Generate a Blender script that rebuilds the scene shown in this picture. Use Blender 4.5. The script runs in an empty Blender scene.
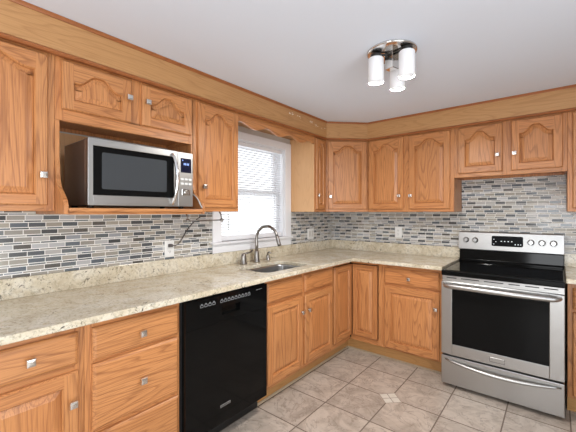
import bpy, bmesh, math, random
from mathutils import Vector, Matrix
S = bpy.context.scene
COL = S.collection
PI = math.pi
random.seed(7)

# ------------------------------------------------------------------ camera
cd = bpy.data.cameras.new('camera')
cam = bpy.data.objects.new('camera', cd)
COL.objects.link(cam)
cam.location = (2.1226, -3.4509, 1.3443)
cam.rotation_euler = (PI / 2, 0, 0.6816)
cd.sensor_width = 36.0
cd.lens = 331.12 / 576 * 36
cd.shift_y = -3.59 / 576
cd.clip_start = 0.02
S.camera = cam

# ------------------------------------------------------------------ view, world, big lights
S.view_settings.view_transform = 'Standard'
S.view_settings.look = 'None'
S.view_settings.gamma = 1.0
S.view_settings.use_curve_mapping = False
S.view_settings.exposure = -0.28

w = bpy.data.worlds.new('world')
S.world = w
w.use_nodes = True
bg = w.node_tree.nodes['Background']
bg.inputs['Color'].default_value = (0.93, 0.97, 1.0, 1)
bg.inputs['Strength'].default_value = 3.0


def area(name, loc, rot, sx, sy, power, col=(1, 1, 1)):
    l = bpy.data.lights.new(name, 'AREA')
    l.shape = 'RECTANGLE'
    l.size, l.size_y = sx, sy
    l.energy = power
    l.color = col
    o = bpy.data.objects.new(name, l)
    COL.objects.link(o)
    o.location = loc
    o.rotation_euler = rot
    return o


# added area fills, tipped upward, at invented unseen openings behind the camera and right
area('rear_fill_light', (2.15, -5.50, 1.10), (PI / 2 + .70, 0, 0), 0.95, 1.7, 55, (0.94, 0.97, 1.0))
area('right_fill_light', (3.50, -3.55, 1.10), (PI / 2 + .70, 0, PI / 2), 2.1, 1.7, 42, (0.94, 0.97, 1.0))


# ------------------------------------------------------------------ materials
def new_mat(name):
    m = bpy.data.materials.new(name)
    m.use_nodes = True
    return m, m.node_tree, m.node_tree.nodes['Principled BSDF']


def N(t, typ, **kw):
    n = t.nodes.new(typ)
    for k, v in kw.items():
        setattr(n, k, v)
    return n


def math_n(t, op, a, b=None, c=None):
    n = N(t, 'ShaderNodeMath', operation=op)
    for i, v in enumerate((a, b, c)):
        if v is None:
            continue
        if isinstance(v, (int, float)):
            n.inputs[i].default_value = v
        else:
            t.links.new(v, n.inputs[i])
    return n.outputs[0]


def ramp(t, fac, stops, interp='LINEAR'):
    r = N(t, 'ShaderNodeValToRGB')
    r.color_ramp.interpolation = interp
    els = r.color_ramp.elements
    while len(els) < len(stops):
        els.new(0.5)
    for e, (p, c) in zip(els, stops):
        e.position = p
        e.color = (c, c, c, 1) if isinstance(c, (int, float)) else (*c, 1)
    t.links.new(fac, r.inputs[0])
    return r.outputs[0]


def mixc(t, fac, a, b, blend='MIX'):
    n = N(t, 'ShaderNodeMix', data_type='RGBA', blend_type=blend)
    ins = [i for i in n.inputs if i.enabled]
    for sock, v in ((ins[0], fac), (ins[1], a), (ins[2], b)):
        if isinstance(v, (int, float)):
            sock.default_value = v
        elif isinstance(v, tuple):
            sock.default_value = (*v, 1)
        else:
            t.links.new(v, sock)
    return [o for o in n.outputs if o.enabled][0]


def plain(name, col, rough=0.5, metal=0.0, emit=0.0, coat=0.0, ecol=None, spec=None):
    m, t, b = new_mat(name)
    b.inputs['Base Color'].default_value = (*col, 1)
    b.inputs['Roughness'].default_value = rough
    b.inputs['Metallic'].default_value = metal
    b.inputs['Coat Weight'].default_value = coat
    if spec is not None:
        b.inputs['Specular IOR Level'].default_value = spec
    if emit:
        b.inputs['Emission Color'].default_value = (*(ecol or col), 1)
        b.inputs['Emission Strength'].default_value = emit
    return m


def srgb(h):
    v = [int(h[i:i + 2], 16) / 255 for i in (0, 2, 4)]
    return tuple(x / 12.92 if x <= .04045 else ((x + .055) / 1.055) ** 2.4 for x in v)


def obj_coords(t, rnd=True):
    tc = N(t, 'ShaderNodeTexCoord')
    if not rnd:
        return tc.outputs['Object']
    oi = N(t, 'ShaderNodeObjectInfo')
    cv = N(t, 'ShaderNodeCombineXYZ')
    r1 = math_n(t, 'MULTIPLY', oi.outputs['Random'], 13.0)
    r2 = math_n(t, 'MULTIPLY', oi.outputs['Random'], 7.7)
    r3 = math_n(t, 'MULTIPLY', oi.outputs['Random'], 19.1)
    for i, r in enumerate((r1, r2, r3)):
        t.links.new(r, cv.inputs[i])
    va = N(t, 'ShaderNodeVectorMath', operation='ADD')
    t.links.new(tc.outputs['Object'], va.inputs[0])
    t.links.new(cv.outputs[0], va.inputs[1])
    return va.outputs[0]


def mapping(t, vec, scale):
    m = N(t, 'ShaderNodeMapping')
    m.inputs['Scale'].default_value = scale
    t.links.new(vec, m.inputs['Vector'])
    return m.outputs[0]


def noise(t, vec, scale, detail=2.0, rough=0.5, dist=0.0):
    n = N(t, 'ShaderNodeTexNoise')
    n.inputs['Scale'].default_value = scale
    n.inputs['Detail'].default_value = detail
    n.inputs['Roughness'].default_value = rough
    n.inputs['Distortion'].default_value = dist
    t.links.new(vec, n.inputs['Vector'])
    return n.outputs['Fac']


def oak(name, axis, light, mid, dark, rough=0.34, contrast=1.0):
    m, t, b = new_mat(name)
    v = obj_coords(t)
    s_big = [1.0, 1.0, 1.0]
    s_big[axis] = 0.10
    s_fine = [1.0, 1.0, 1.0]
    s_fine[axis] = 0.025
    vb = mapping(t, v, s_big)
    vf = mapping(t, v, s_fine)
    n1 = noise(t, vb, 8.0, 1.5, 0.4)
    rings = math_n(t, 'FRACT', math_n(t, 'MULTIPLY', n1, 17.0))
    ring = ramp(t, rings, [(0.0, 0.0), (0.62, 0.08), (0.88, 1.0), (1.0, 0.0)])
    pores = ramp(t, noise(t, vf, 260.0, 2.0, 0.6), [(0.46, 0.0), (0.72, 1.0)])
    broad = noise(t, vb, 3.0, 2.0, 0.5)
    c0 = mixc(t, broad, mid, light)
    f1 = math_n(t, 'MULTIPLY', ring, 0.44 * contrast)
    c1 = mixc(t, f1, c0, dark)
    f2 = math_n(t, 'MULTIPLY', pores, 0.5 * contrast)
    c2 = mixc(t, f2, c1, dark)
    oi = N(t, 'ShaderNodeObjectInfo')
    hsv = N(t, 'ShaderNodeHueSaturation')
    t.links.new(c2, hsv.inputs['Color'])
    val = math_n(t, 'MULTIPLY_ADD', oi.outputs['Random'], 0.12, 0.94)
    t.links.new(val, hsv.inputs['Value'])
    t.links.new(hsv.outputs[0], b.inputs['Base Color'])
    b.inputs['Roughness'].default_value = rough
    bp = N(t, 'ShaderNodeBump')
    bp.inputs['Strength'].default_value = 0.12
    bp.inputs['Distance'].default_value = 0.002
    t.links.new(pores, bp.inputs['Height'])
    bp.invert = True
    t.links.new(bp.outputs[0], b.inputs['Normal'])
    return m


OL, OM, OD = srgb('cf945f'), srgb('bd7a46'), srgb('713716')
OAKX = oak('honey oak, grain along width', 0, OL, OM, OD)
OAKZ = oak('honey oak, grain upright', 2, OL, OM, OD)
SOFF = oak('pale oak board', 0, srgb('c49768'), srgb('b58550'), srgb('8c5a2e'), 0.4, 0.7)
VENEER = oak('light maple veneer', 2, srgb('d6aa7c'), srgb('cb9c6c'), srgb('b38252'), 0.4, 0.5)
TOEOAK = oak('light oak toe board', 0, srgb('c99a62'), srgb('b98850'), srgb('8f6030'), 0.45, 0.6)
MOULD = oak('reddish oak moulding', 0, srgb('a9693c'), srgb('995a30'), srgb('63300f'), 0.35, 0.7)
OAKS = [OAKZ, OAKX]


def granite():
    m, t, b = new_mat('cream speckled granite')
    v = obj_coords(t, False)
    n1 = noise(t, v, 9.0, 5.0, 0.62, 0.6)
    c = ramp(t, n1, [(0.32, srgb('c0b298')), (0.48, srgb('d5cab2')), (0.62, srgb('e1dac9')), (0.78, srgb('c6b697'))])
    n2 = noise(t, v, 70.0, 4.0, 0.7)
    c = mixc(t, ramp(t, n2, [(0.50, 0.0), (0.64, 0.6)]), c, srgb('91836a'))
    n2b = noise(t, v, 110.0, 3.0, 0.7)
    c = mixc(t, ramp(t, n2b, [(0.56, 0.0), (0.68, 0.6)]), c, srgb('e6e0cc'))
    n3 = noise(t, v, 42.0, 4.0, 0.65, 1.0)
    n4 = noise(t, v, 6.0, 2.0, 0.5)
    sp = math_n(t, 'MULTIPLY', ramp(t, n3, [(0.585, 0.0), (0.635, 1.0)]), ramp(t, n4, [(0.46, 0.05), (0.6, 1.0)]))
    c = mixc(t, math_n(t, 'MULTIPLY', sp, 0.9), c, srgb('453d33'))
    t.links.new(c, b.inputs['Base Color'])
    b.inputs['Roughness'].default_value = 0.16
    return m


GRANITE = granite()


def mosaic():
    """Linear mosaic of thick and thin strips; u = local x, v = local z."""
    m, t, b = new_mat('glass and stone strip mosaic')
    tc = N(t, 'ShaderNodeTexCoord')
    sx = N(t, 'ShaderNodeSeparateXYZ')
    t.links.new(tc.outputs['Object'], sx.inputs[0])
    u, v = sx.outputs['X'], sx.outputs['Z']
    P, A, G, B_ = 0.0372, 0.0215, 0.0042, 0.0073
    rows = math_n(t, 'DIVIDE', math_n(t, 'ADD', v, 1.0), P)
    r = math_n(t, 'FLOOR', rows)
    f = math_n(t, 'MULTIPLY', math_n(t, 'FRACT', rows), P)
    thin = math_n(t, 'GREATER_THAN', f, A + G / 2)
    g1 = math_n(t, 'MULTIPLY', math_n(t, 'GREATER_THAN', f, A), math_n(t, 'LESS_THAN', f, A + G))
    g2 = math_n(t, 'GREATER_THAN', f, A + G + B_)
    rowid = math_n(t, 'MULTIPLY_ADD', r, 2.0, thin)
    wn = N(t, 'ShaderNodeTexWhiteNoise', noise_dimensions='1D')
    t.links.new(rowid, wn.inputs['W'])
    uu = math_n(t, 'ADD', math_n(t, 'DIVIDE', math_n(t, 'ADD', u, 5.0), 0.0755), wn.outputs['Value'])
    cell = math_n(t, 'FLOOR', uu)
    g3 = math_n(t, 'GREATER_THAN', math_n(t, 'FRACT', uu), 0.955)
    grout = math_n(t, 'MAXIMUM', math_n(t, 'MAXIMUM', g1, g2), g3)
    cv = N(t, 'ShaderNodeCombineXYZ')
    t.links.new(cell, cv.inputs[0])
    t.links.new(rowid, cv.inputs[1])
    wc = N(t, 'ShaderNodeTexWhiteNoise', noise_dimensions='2D')
    t.links.new(cv.outputs[0], wc.inputs['Vector'])
    # light and dark strips alternate along each course, never quite regularly
    alt = math_n(t, 'FRACT', math_n(t, 'MULTIPLY', math_n(t, 'ADD', math_n(t, 'ADD', cell, math_n(t, 'MULTIPLY', rowid, 2.0)), math_n(t, 'MULTIPLY', wc.outputs['Value'], 0.8)), 0.37))
    darkm = math_n(t, 'LESS_THAN', alt, 0.38)
    wv = wc.outputs['Value']
    lightc = ramp(t, wv, [(0.0, srgb('a09a8e')), (0.30, srgb('b4b1ae')), (0.45, srgb('98938a')), (0.65, srgb('b9b9ba')), (0.78, srgb('969aa0')), (0.9, srgb('aca598'))], 'CONSTANT')
    darkc = ramp(t, wv, [(0.0, srgb('444a51')), (0.25, srgb('5d6468')), (0.45, srgb('383b3f')), (0.7, srgb('525c66')), (0.88, srgb('4b4741'))], 'CONSTANT')
    c = mixc(t, darkm, lightc, darkc)
    nz = noise(t, mapping(t, tc.outputs['Object'], (18, 18, 60)), 3.0, 3.0)
    c = mixc(t, 0.12, c, mixc(t, nz, srgb('77726a'), srgb('d0cec8')))
    c = mixc(t, grout, c, srgb('efede8'))
    t.links.new(c, b.inputs['Base Color'])
    wr = N(t, 'ShaderNodeTexWhiteNoise', noise_dimensions='3D')
    t.links.new(cv.outputs[0], wr.inputs['Vector'])
    rr = math_n(t, 'MULTIPLY_ADD', wr.outputs['Value'], 0.30, 0.06)
    b.inputs['Specular IOR Level'].default_value = 0.45
    rr = math_n(t, 'MAXIMUM', rr, math_n(t, 'MULTIPLY', grout, 0.7))
    t.links.new(rr, b.inputs['Roughness'])
    bp = N(t, 'ShaderNodeBump')
    bp.inputs['Strength'].default_value = 0.35
    bp.inputs['Distance'].default_value = 0.002
    bp.invert = True
    # every strip sits a touch out of plane
    geo = N(t, 'ShaderNodeNewGeometry')
    tv = N(t, 'ShaderNodeVectorMath', operation='MULTIPLY_ADD')
    t.links.new(wr.outputs['Color'], tv.inputs[0])
    tv.inputs[1].default_value = (0.03, 0.03, 0.03)
    tv.inputs[2].default_value = (-0.015, -0.015, -0.015)
    ta = N(t, 'ShaderNodeVectorMath', operation='ADD')
    t.links.new(geo.outputs['Normal'], ta.inputs[0])
    t.links.new(tv.outputs[0], ta.inputs[1])
    tn = N(t, 'ShaderNodeVectorMath', operation='NORMALIZE')
    t.links.new(ta.outputs[0], tn.inputs[0])
    t.links.new(tn.outputs[0], bp.inputs['Normal'])
    t.links.new(grout, bp.inputs['Height'])
    t.links.new(bp.outputs[0], b.inputs['Normal'])
    return m


MOSAIC = mosaic()


def floor_mat():
    m, t, b = new_mat('greige marbled floor tile')
    tc = N(t, 'ShaderNodeTexCoord')
    sx = N(t, 'ShaderNodeSeparateXYZ')
    t.links.new(tc.outputs['Object'], sx.inputs[0])
    px, py, x0, y0 = 0.335, 0.342, 1.1865, -1.122
    ux = math_n(t, 'DIVIDE', math_n(t, 'SUBTRACT', sx.outputs['X'], x0 - 20 * px), px)
    uy = math_n(t, 'DIVIDE', math_n(t, 'SUBTRACT', sx.outputs['Y'], y0 - 30 * py), py)
    g = 0.012
    fx, fy = math_n(t, 'FRACT', ux), math_n(t, 'FRACT', uy)

    def line(f):
        return math_n(t, 'MAXIMUM', math_n(t, 'LESS_THAN', f, g), math_n(t, 'GREATER_THAN', f, 1 - g))
    grout = math_n(t, 'MAXIMUM', line(fx), line(fy))
    cv = N(t, 'ShaderNodeCombineXYZ')
    t.links.new(math_n(t, 'FLOOR', ux), cv.inputs[0])
    t.links.new(math_n(t, 'FLOOR', uy), cv.inputs[1])
    wn = N(t, 'ShaderNodeTexWhiteNoise', noise_dimensions='2D')
    t.links.new(cv.outputs[0], wn.inputs['Vector'])
    off = N(t, 'ShaderNodeVectorMath', operation='MULTIPLY_ADD')
    t.links.new(wn.outputs['Color'], off.inputs[0])
    off.inputs[1].default_value = (9, 9, 9)
    t.links.new(tc.outputs['Object'], off.inputs[2])
    n1 = noise(t, off.outputs[0], 5.5, 6.0, 0.62, 1.4)
    c = ramp(t, n1, [(0.30, srgb('9d9286')), (0.46, srgb('b3a699')), (0.58, srgb('c3b7aa')), (0.75, srgb('a99d91'))])
    n2 = noise(t, off.outputs[0], 4.0, 5.0, 0.6, 2.5)
    vein = ramp(t, math_n(t, 'ABSOLUTE', math_n(t, 'SUBTRACT', n2, 0.5)), [(0.0, 1.0), (0.022, 0.0)])
    c = mixc(t, math_n(t, 'MULTIPLY', vein, 0.55), c, srgb('74665b'))
    hsv = N(t, 'ShaderNodeHueSaturation')
    t.links.new(c, hsv.inputs['Color'])
    t.links.new(math_n(t, 'MULTIPLY_ADD', wn.outputs['Value'], 0.12, 0.94), hsv.inputs['Value'])
    c = mixc(t, grout, hsv.outputs[0], srgb('75675c'))
    # inset diamond of four small pale tiles at every fourth crossing
    kx = math_n(t, 'MULTIPLY', math_n(t, 'SUBTRACT', math_n(t, 'FRACT', math_n(t, 'ADD', math_n(t, 'DIVIDE', ux, 4.0), 0.5)), 0.5), 4 * px)
    ky = math_n(t, 'MULTIPLY', math_n(t, 'SUBTRACT', math_n(t, 'FRACT', math_n(t, 'ADD', math_n(t, 'DIVIDE', math_n(t, 'ADD', uy, 2.0), 4.0), 0.5)), 0.5), 4 * py)
    p = math_n(t, 'ADD', kx, ky)
    q = math_n(t, 'SUBTRACT', kx, ky)
    ap, aq = math_n(t, 'ABSOLUTE', p), math_n(t, 'ABSOLUTE', q)
    mx = math_n(t, 'MAXIMUM', ap, aq)
    inside = math_n(t, 'LESS_THAN', mx, 0.086)
    edge = math_n(t, 'GREATER_THAN', mx, 0.080)
    mid = math_n(t, 'LESS_THAN', math_n(t, 'MINIMUM', ap, aq), 0.004)
    dg = math_n(t, 'MAXIMUM', edge, mid)
    dn = noise(t, tc.outputs['Object'], 30.0, 3.0)
    dc = mixc(t, dg, mixc(t, dn, srgb('c9c2b4'), srgb('e6e2d8')), srgb('978a7c'))
    c = mixc(t, inside, c, dc)
    t.links.new(c, b.inputs['Base Color'])
    gg = math_n(t, 'MULTIPLY', grout, math_n(t, 'SUBTRACT', 1.0, inside))
    t.links.new(math_n(t, 'MULTIPLY_ADD', gg, 0.4, 0.36), b.inputs['Roughness'])
    bp = N(t, 'ShaderNodeBump')
    bp.inputs['Strength'].default_value = 0.3
    bp.inputs['Distance'].default_value = 0.003
    bp.invert = True
    t.links.new(gg, bp.inputs['Height'])
    t.links.new(bp.outputs[0], b.inputs['Normal'])
    return m


FLOOR = floor_mat()


def brushed(name, col, rough, axis, amt=0.12):
    m, t, b = new_mat(name)
    v = obj_coords(t, False)
    s = [1.0, 1.0, 1.0]
    s[axis] = 0.01
    n = noise(t, mapping(t, v, s), 500.0, 2.0)
    b.inputs['Base Color'].default_value = (*col, 1)
    b.inputs['Metallic'].default_value = 1.0
    t.links.new(math_n(t, 'MULTIPLY_ADD', n, amt, rough - amt / 2), b.inputs['Roughness'])
    bp = N(t, 'ShaderNodeBump')
    bp.inputs['Strength'].default_value = 0.04
    bp.inputs['Distance'].default_value = 0.001
    t.links.new(n, bp.inputs['Height'])
    t.links.new(bp.outputs[0], b.inputs['Normal'])
    return m


STEEL = brushed('brushed stainless steel', (0.46, 0.455, 0.445), 0.34, 0)
STEEL_D = brushed('dull grey steel side', (0.40, 0.38, 0.37), 0.38, 2)
NICKEL = plain('brushed nickel', (0.74, 0.71, 0.67), 0.22, 1.0)
CHROME = plain('polished chrome', (0.85, 0.85, 0.85), 0.08, 1.0)
BASIN = plain('satin sink steel', (0.45, 0.45, 0.45), 0.32, 1.0)
KNOBM = plain('chromed knob', (0.5, 0.5, 0.5), 0.3, 1.0)
FAUCET = plain('dark brushed nickel', (0.30, 0.28, 0.26), 0.28, 1.0)
BLACK = plain('gloss black', (0.004, 0.004, 0.004), 0.09, spec=0.15)
BLACKM = plain('satin black', (0.012, 0.012, 0.012), 0.4)
GLASSB = plain('black oven glass', (0.006, 0.006, 0.006), 0.05, spec=0.1)
WINMESH = plain('grey screened glass', (0.05, 0.055, 0.06), 0.18)
WHITE = plain('white paint', (0.80, 0.80, 0.82), 0.4)
CEIL = plain('white ceiling paint', (0.77, 0.825, 0.92), 0.9)
WALLM = plain('off white wall paint', (0.55, 0.51, 0.46), 0.8)
PLATE = plain('white plastic', (0.80, 0.80, 0.78), 0.35)
ROCKER = plain('ivory plastic', (0.58, 0.57, 0.54), 0.3)
SLOT = plain('dark slot', (0.03, 0.03, 0.03), 0.6)
PRINT = plain('pale grey print', (0.36, 0.37, 0.38), 0.5)
LEDB = plain('blue display digits', (0.25, 0.38, 0.8), 0.4, emit=0.6)
LEDW = plain('white display digits', (0.8, 0.85, 0.9), 0.4, emit=0.9)
DISP = plain('dark blue display', (0.006, 0.007, 0.03), 0.15)
OPAL = plain('opal white glass', (0.80, 0.80, 0.82), 0.3, emit=0.10, ecol=(1, 1, 1))
CORD = plain('pale grey cord', (0.45, 0.43, 0.40), 0.5)
CORDD = plain('dark grey cord', (0.10, 0.09, 0.085), 0.5)
SCUFF = plain('white scuff', (0.80, 0.76, 0.68), 0.7)
SHOE = plain('cream quarter round', (0.50, 0.40, 0.28), 0.5)


def blind_mat():
    m, t, b = new_mat('white vinyl blind')
    b.inputs['Base Color'].default_value = (0.70, 0.70, 0.72, 1)
    b.inputs['Roughness'].default_value = 0.45
    tr = N(t, 'ShaderNodeBsdfTranslucent')
    tr.inputs['Color'].default_value = (0.92, 0.92, 0.94, 1)
    mx = N(t, 'ShaderNodeMixShader')
    mx.inputs[0].default_value = 0.12
    t.links.new(b.outputs[0], mx.inputs[1])
    t.links.new(tr.outputs[0], mx.inputs[2])
    t.links.new(mx.outputs[0], t.nodes['Material Output'].inputs['Surface'])
    return m


BLIND = blind_mat()


def glass_mat():
    m, t, b = new_mat('window glass')
    tr = N(t, 'ShaderNodeBsdfTransparent')
    gl = N(t, 'ShaderNodeBsdfGlossy')
    gl.inputs['Roughness'].default_value = 0.02
    mx = N(t, 'ShaderNodeMixShader')
    mx.inputs[0].default_value = 0.06
    t.links.new(tr.outputs[0], mx.inputs[1])
    t.links.new(gl.outputs[0], mx.inputs[2])
    t.links.new(mx.outputs[0], t.nodes['Material Output'].inputs['Surface'])
    return m


GLASS = glass_mat()


# ------------------------------------------------------------------ mesh helpers
class MB:
    def __init__(s):
        s.v, s.f, s.m, s.sm = [], [], [], []

    def face(s, pts, mat=0, smooth=False):
        i = len(s.v)
        s.v += [tuple(p) for p in pts]
        s.f.append(list(range(i, i + len(pts))))
        s.m.append(mat)
        s.sm.append(smooth)

    def box(s, x0, x1, y0, y1, z0, z1, mat=0):
        i = len(s.v)
        s.v += [(x0, y0, z0), (x1, y0, z0), (x1, y1, z0), (x0, y1, z0), (x0, y0, z1), (x1, y0, z1), (x1, y1, z1), (x0, y1, z1)]
        for q in ((0, 3, 2, 1), (4, 5, 6, 7), (0, 1, 5, 4), (1, 2, 6, 5), (2, 3, 7, 6), (3, 0, 4, 7)):
            s.f.append([i + k for k in q])
            s.m.append(mat)
            s.sm.append(False)
        return s

    def loops(s, loops, mat=0, smooth=False, cap0=True, cap1=True, closed=True):
        base = len(s.v)
        n = len(loops[0])
        for lp in loops:
            s.v += [tuple(p) for p in lp]
        for k in range(len(loops) - 1):
            for j in range(n if closed else n - 1):
                a, b_ = base + k * n + j, base + k * n + (j + 1) % n
                s.f.append([a, b_, b_ + n, a + n])
                s.m.append(mat)
                s.sm.append(smooth)
        if cap0:
            s.f.append([base + j for j in range(n)][::-1])
            s.m.append(mat)
            s.sm.append(False)
        if cap1:
            s.f.append([base + (len(loops) - 1) * n + j for j in range(n)])
            s.m.append(mat)
            s.sm.append(False)
        return s

    def tube(s, pts, r, seg=10, mat=0, ry=None, cap=True):
        pts = [Vector(p) for p in pts]
        rs = r if isinstance(r, (list, tuple)) else [r] * len(pts)
        t0 = (pts[1] - pts[0]).normalized()
        up = Vector((0, 0, 1)) if abs(t0.z) < 0.9 else Vector((1, 0, 0))
        nrm = (up - t0 * up.dot(t0)).normalized()
        lp = []
        for i, p in enumerate(pts):
            tg = (pts[min(i + 1, len(pts) - 1)] - pts[max(i - 1, 0)]).normalized()
            nrm = (nrm - tg * nrm.dot(tg)).normalized()
            bn = tg.cross(nrm)
            k = ry if ry else 1.0
            lp.append([p + nrm * (rs[i] * k * math.cos(a)) + bn * (rs[i] * math.sin(a)) for a in [2 * PI * j / seg for j in range(seg)]])
        return s.loops(lp, mat, True, cap, cap)

    def lathe(s, prof, c=(0, 0, 0), axis='z', seg=24, mat=0, cap0=True, cap1=True):
        lp = []
        for r, h in prof:
            ring = []
            for j in range(seg):
                a = 2 * PI * j / seg
                u, v_ = r * math.cos(a), r * math.sin(a)
                if axis == 'z':
                    ring.append((c[0] + u, c[1] + v_, c[2] + h))
                else:                       # out of a front: along -y
                    ring.append((c[0] + u, c[1] - h, c[2] + v_))
            lp.append(ring)
        return s.loops(lp, mat, True, cap0, cap1)

    def prism(s, poly, z0, z1, mat=0):
        return s.loops([[(x, y, z0) for x, y in poly], [(x, y, z1) for x, y in poly]], mat)

    def build(s, name, mats, parent=None, bevel=0.0, seg=2, loc=None, rotz=0.0):
        me = bpy.data.meshes.new(name)
        me.from_pydata(s.v, [], s.f)
        bm = bmesh.new()
        bm.from_mesh(me)
        bmesh.ops.remove_doubles(bm, verts=bm.verts, dist=1e-6)
        bmesh.ops.recalc_face_normals(bm, faces=bm.faces)
        bm.to_mesh(me)
        bm.free()
        mats = mats if isinstance(mats, list) else [mats]
        for m in mats:
            me.materials.append(m)
        if len(me.polygons) == len(s.f):
            for p, mi, sm in zip(me.polygons, s.m, s.sm):
                p.material_index = mi
                p.use_smooth = sm
        else:
            print('WARN poly count', name)
        o = bpy.data.objects.new(name, me)
        COL.objects.link(o)
        if parent:
            o.parent = parent
        if loc:
            o.location = loc
        o.rotation_euler = (0, 0, rotz)
        if bevel:
            b = o.modifiers.new('bevel', 'BEVEL')
            b.width = bevel
            b.segments = seg
            b.limit_method = 'ANGLE'
            b.angle_limit = math.radians(40)
            b.harden_normals = False
        return o


def tag(o, label, cat, group=None):
    o['label'] = label
    o['category'] = cat
    if group:
        o['group'] = group
    return o


def thing(name, label, cat, loc=(0, 0, 0), rotz=0.0, group=None):
    o = bpy.data.objects.new(name, None)
    o.empty_display_size = 0.1
    COL.objects.link(o)
    o.location = loc
    o.rotation_euler = (0, 0, rotz)
    return tag(o, label, cat, group)


def struct(o):
    o['kind'] = 'structure'
    return o


def inset(poly, d):
    """inset a counter-clockwise 2D loop by d."""
    n = len(poly)
    out = []
    for i in range(n):
        p0, p1, p2 = Vector(poly[i - 1]), Vector(poly[i]), Vector(poly[(i + 1) % n])
        e1, e2 = (p1 - p0).normalized(), (p2 - p1).normalized()
        n1, n2 = Vector((-e1.y, e1.x)), Vector((-e2.y, e2.x))
        k = (n1 + n2)
        k = k / max(0.35, k.dot(n1))
        out.append((p1.x + k.x * d, p1.y + k.y * d))
    return out


def rrect(x0, x1, z0, z1, r, n=5):
    pts = []
    for cx, cz, a0 in ((x1 - r, z0 + r, -PI / 2), (x1 - r, z1 - r, 0), (x0 + r, z1 - r, PI / 2), (x0 + r, z0 + r, PI)):
        for k in range(n + 1):
            a = a0 + PI / 2 * k / n
            pts.append((cx + r * math.cos(a), cz + r * math.sin(a)))
    return pts


LEFT = PI / 2        # rotation of a thing standing on the window wall
T = 0.020            # door thickness


def knob(parent, x, yf, z, loc=None, rotz=0.0):
    mb = MB()
    mb.lathe([(0.009, 0), (0.006, 0.004), (0.006, 0.014)], (x, yf, z), 'y', 12)
    a, b_ = 0.0135, 0.0155
    rings = []
    for half, h in ((0.010, 0.013), (b_, 0.017), (b_, 0.021), (a, 0.026), (0.006, 0.0275)):
        rings.append([(x - half, yf - h, z - half), (x + half, yf - h, z - half), (x + half, yf - h, z + half), (x - half, yf - h, z + half)])
    mb.loops(rings)
    return mb.build('knob', NICKEL, parent)


def arch_loop(x0, x1, z0, zs, zp, n=28):
    """counter-clockwise opening: bottom left, bottom right, then the top from right to left."""
    pts = [(x0, z0), (x1, z0)]
    for k in range(n + 1):
        u = 1 - k / n
        s_ = abs(2 * u - 1)
        q = min(1.0, max(0.0, (0.80 - s_) / 0.66))
        f = q * q * (3 - 2 * q)
        pts.append((x0 + (x1 - x0) * u, zs + (zp - zs) * f))
    return pts


def door(parent, x0, x1, z0, z1, yb, arch=0.0, stile=0.052, knob_at=None, loc=None, rotz=0.0):
    """raised panel door whose back lies at local y = yb; frame, raised panel and knob."""
    yf = yb - T
    top = z1 - stile
    op = arch_loop(x0 + stile, x1 - stile, z0 + stile, top - arch, top + (0.008 if arch else 0), 28 if arch else 1)
    mb = MB()
    outer = [(x0, z0), (x1, z0), (x1, z1), (x0, z1)]
    inn = inset(outer, 0.005)
    mb.loops([[(x, yb, z) for x, z in outer], [(x, yf + 0.006, z) for x, z in outer], [(x, yf, z) for x, z in inn]], 0, cap1=False)
    ax0, ax1, az0, az1 = inn[0][0], inn[1][0], inn[0][1], inn[2][1]
    sx0, sx1 = x0 + stile, x1 - stile
    Y = yf
    mb.face([(ax0, Y, az0), (sx0, Y, az0), (sx0, Y, az1), (ax0, Y, az1)], 0)
    mb.face([(sx1, Y, az0), (ax1, Y, az0), (ax1, Y, az1), (sx1, Y, az1)], 0)
    mb.face([(sx0, Y, az0), (sx1, Y, az0), (sx1, Y, z0 + stile), (sx0, Y, z0 + stile)], 1)
    tops = op[2:]
    for k in range(len(tops) - 1):
        (xa, za), (xb, zb) = tops[k], tops[k + 1]
        mb.face([(xa, Y, za), (xa, Y, az1), (xb, Y, az1), (xb, Y, zb)], 1)
    l1 = inset(op, 0.005)
    mb.loops([[(x, Y, z) for x, z in op], [(x, Y + 0.008, z) for x, z in l1], [(x, Y + 0.014, z) for x, z in inset(op, 0.0065)]], 0, cap0=False, cap1=False)
    d = mb.build('door', OAKS, parent)
    pm = MB()
    k_ = min(1.0, (x1 - x0 - 2 * stile) / .16)
    pl = [(0.0055, 0.0145), (0.0080, 0.0110), (0.034 * k_, 0.0025), (0.037 * k_, 0.0025)]
    pm.loops([[(x, Y + dy, z) for x, z in inset(op, di)] for di, dy in pl], 0, cap0=False)
    pm.build('raised_panel', OAKZ, d)
    if knob_at:
        knob(d, knob_at[0], yf, knob_at[1])
    if loc is not None:
        d.location = loc
        d.rotation_euler = (0, 0, rotz)
    return d


def drawer(parent, x0, x1, z0, z1, yb, knob_at=None, name='drawer'):
    yf = yb - T
    o = [(x0, z0), (x1, z0), (x1, z1), (x0, z1)]
    mb = MB()
    mb.loops([[(x, yb, z) for x, z in o], [(x, yf + 0.010, z) for x, z in o], [(x, yf + 0.006, z) for x, z in inset(o, 0.003)],
              [(x, yf + 0.0015, z) for x, z in inset(o, 0.010)], [(x, yf, z) for x, z in inset(o, 0.014)]])
    d = mb.build(name, OAKX, parent)
    if knob_at:
        knob(d, knob_at[0], yf, knob_at[1])
    return d


def face_frame(parent, x0, x1, z0, z1, y, stiles, rails, th=0.019):
    """stiles = [(xa, xb, za, zb)], rails = the same; front at local y."""
    mb = MB()
    for xa, xb, za, zb in stiles:
        mb.box(xa, xb, y, y + th, za, zb, 0)
    for xa, xb, za, zb in rails:
        mb.box(xa, xb, y, y + th, za, zb, 1)
    return mb.build('face_frame', OAKS, parent, 0.0012, 1)


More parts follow.
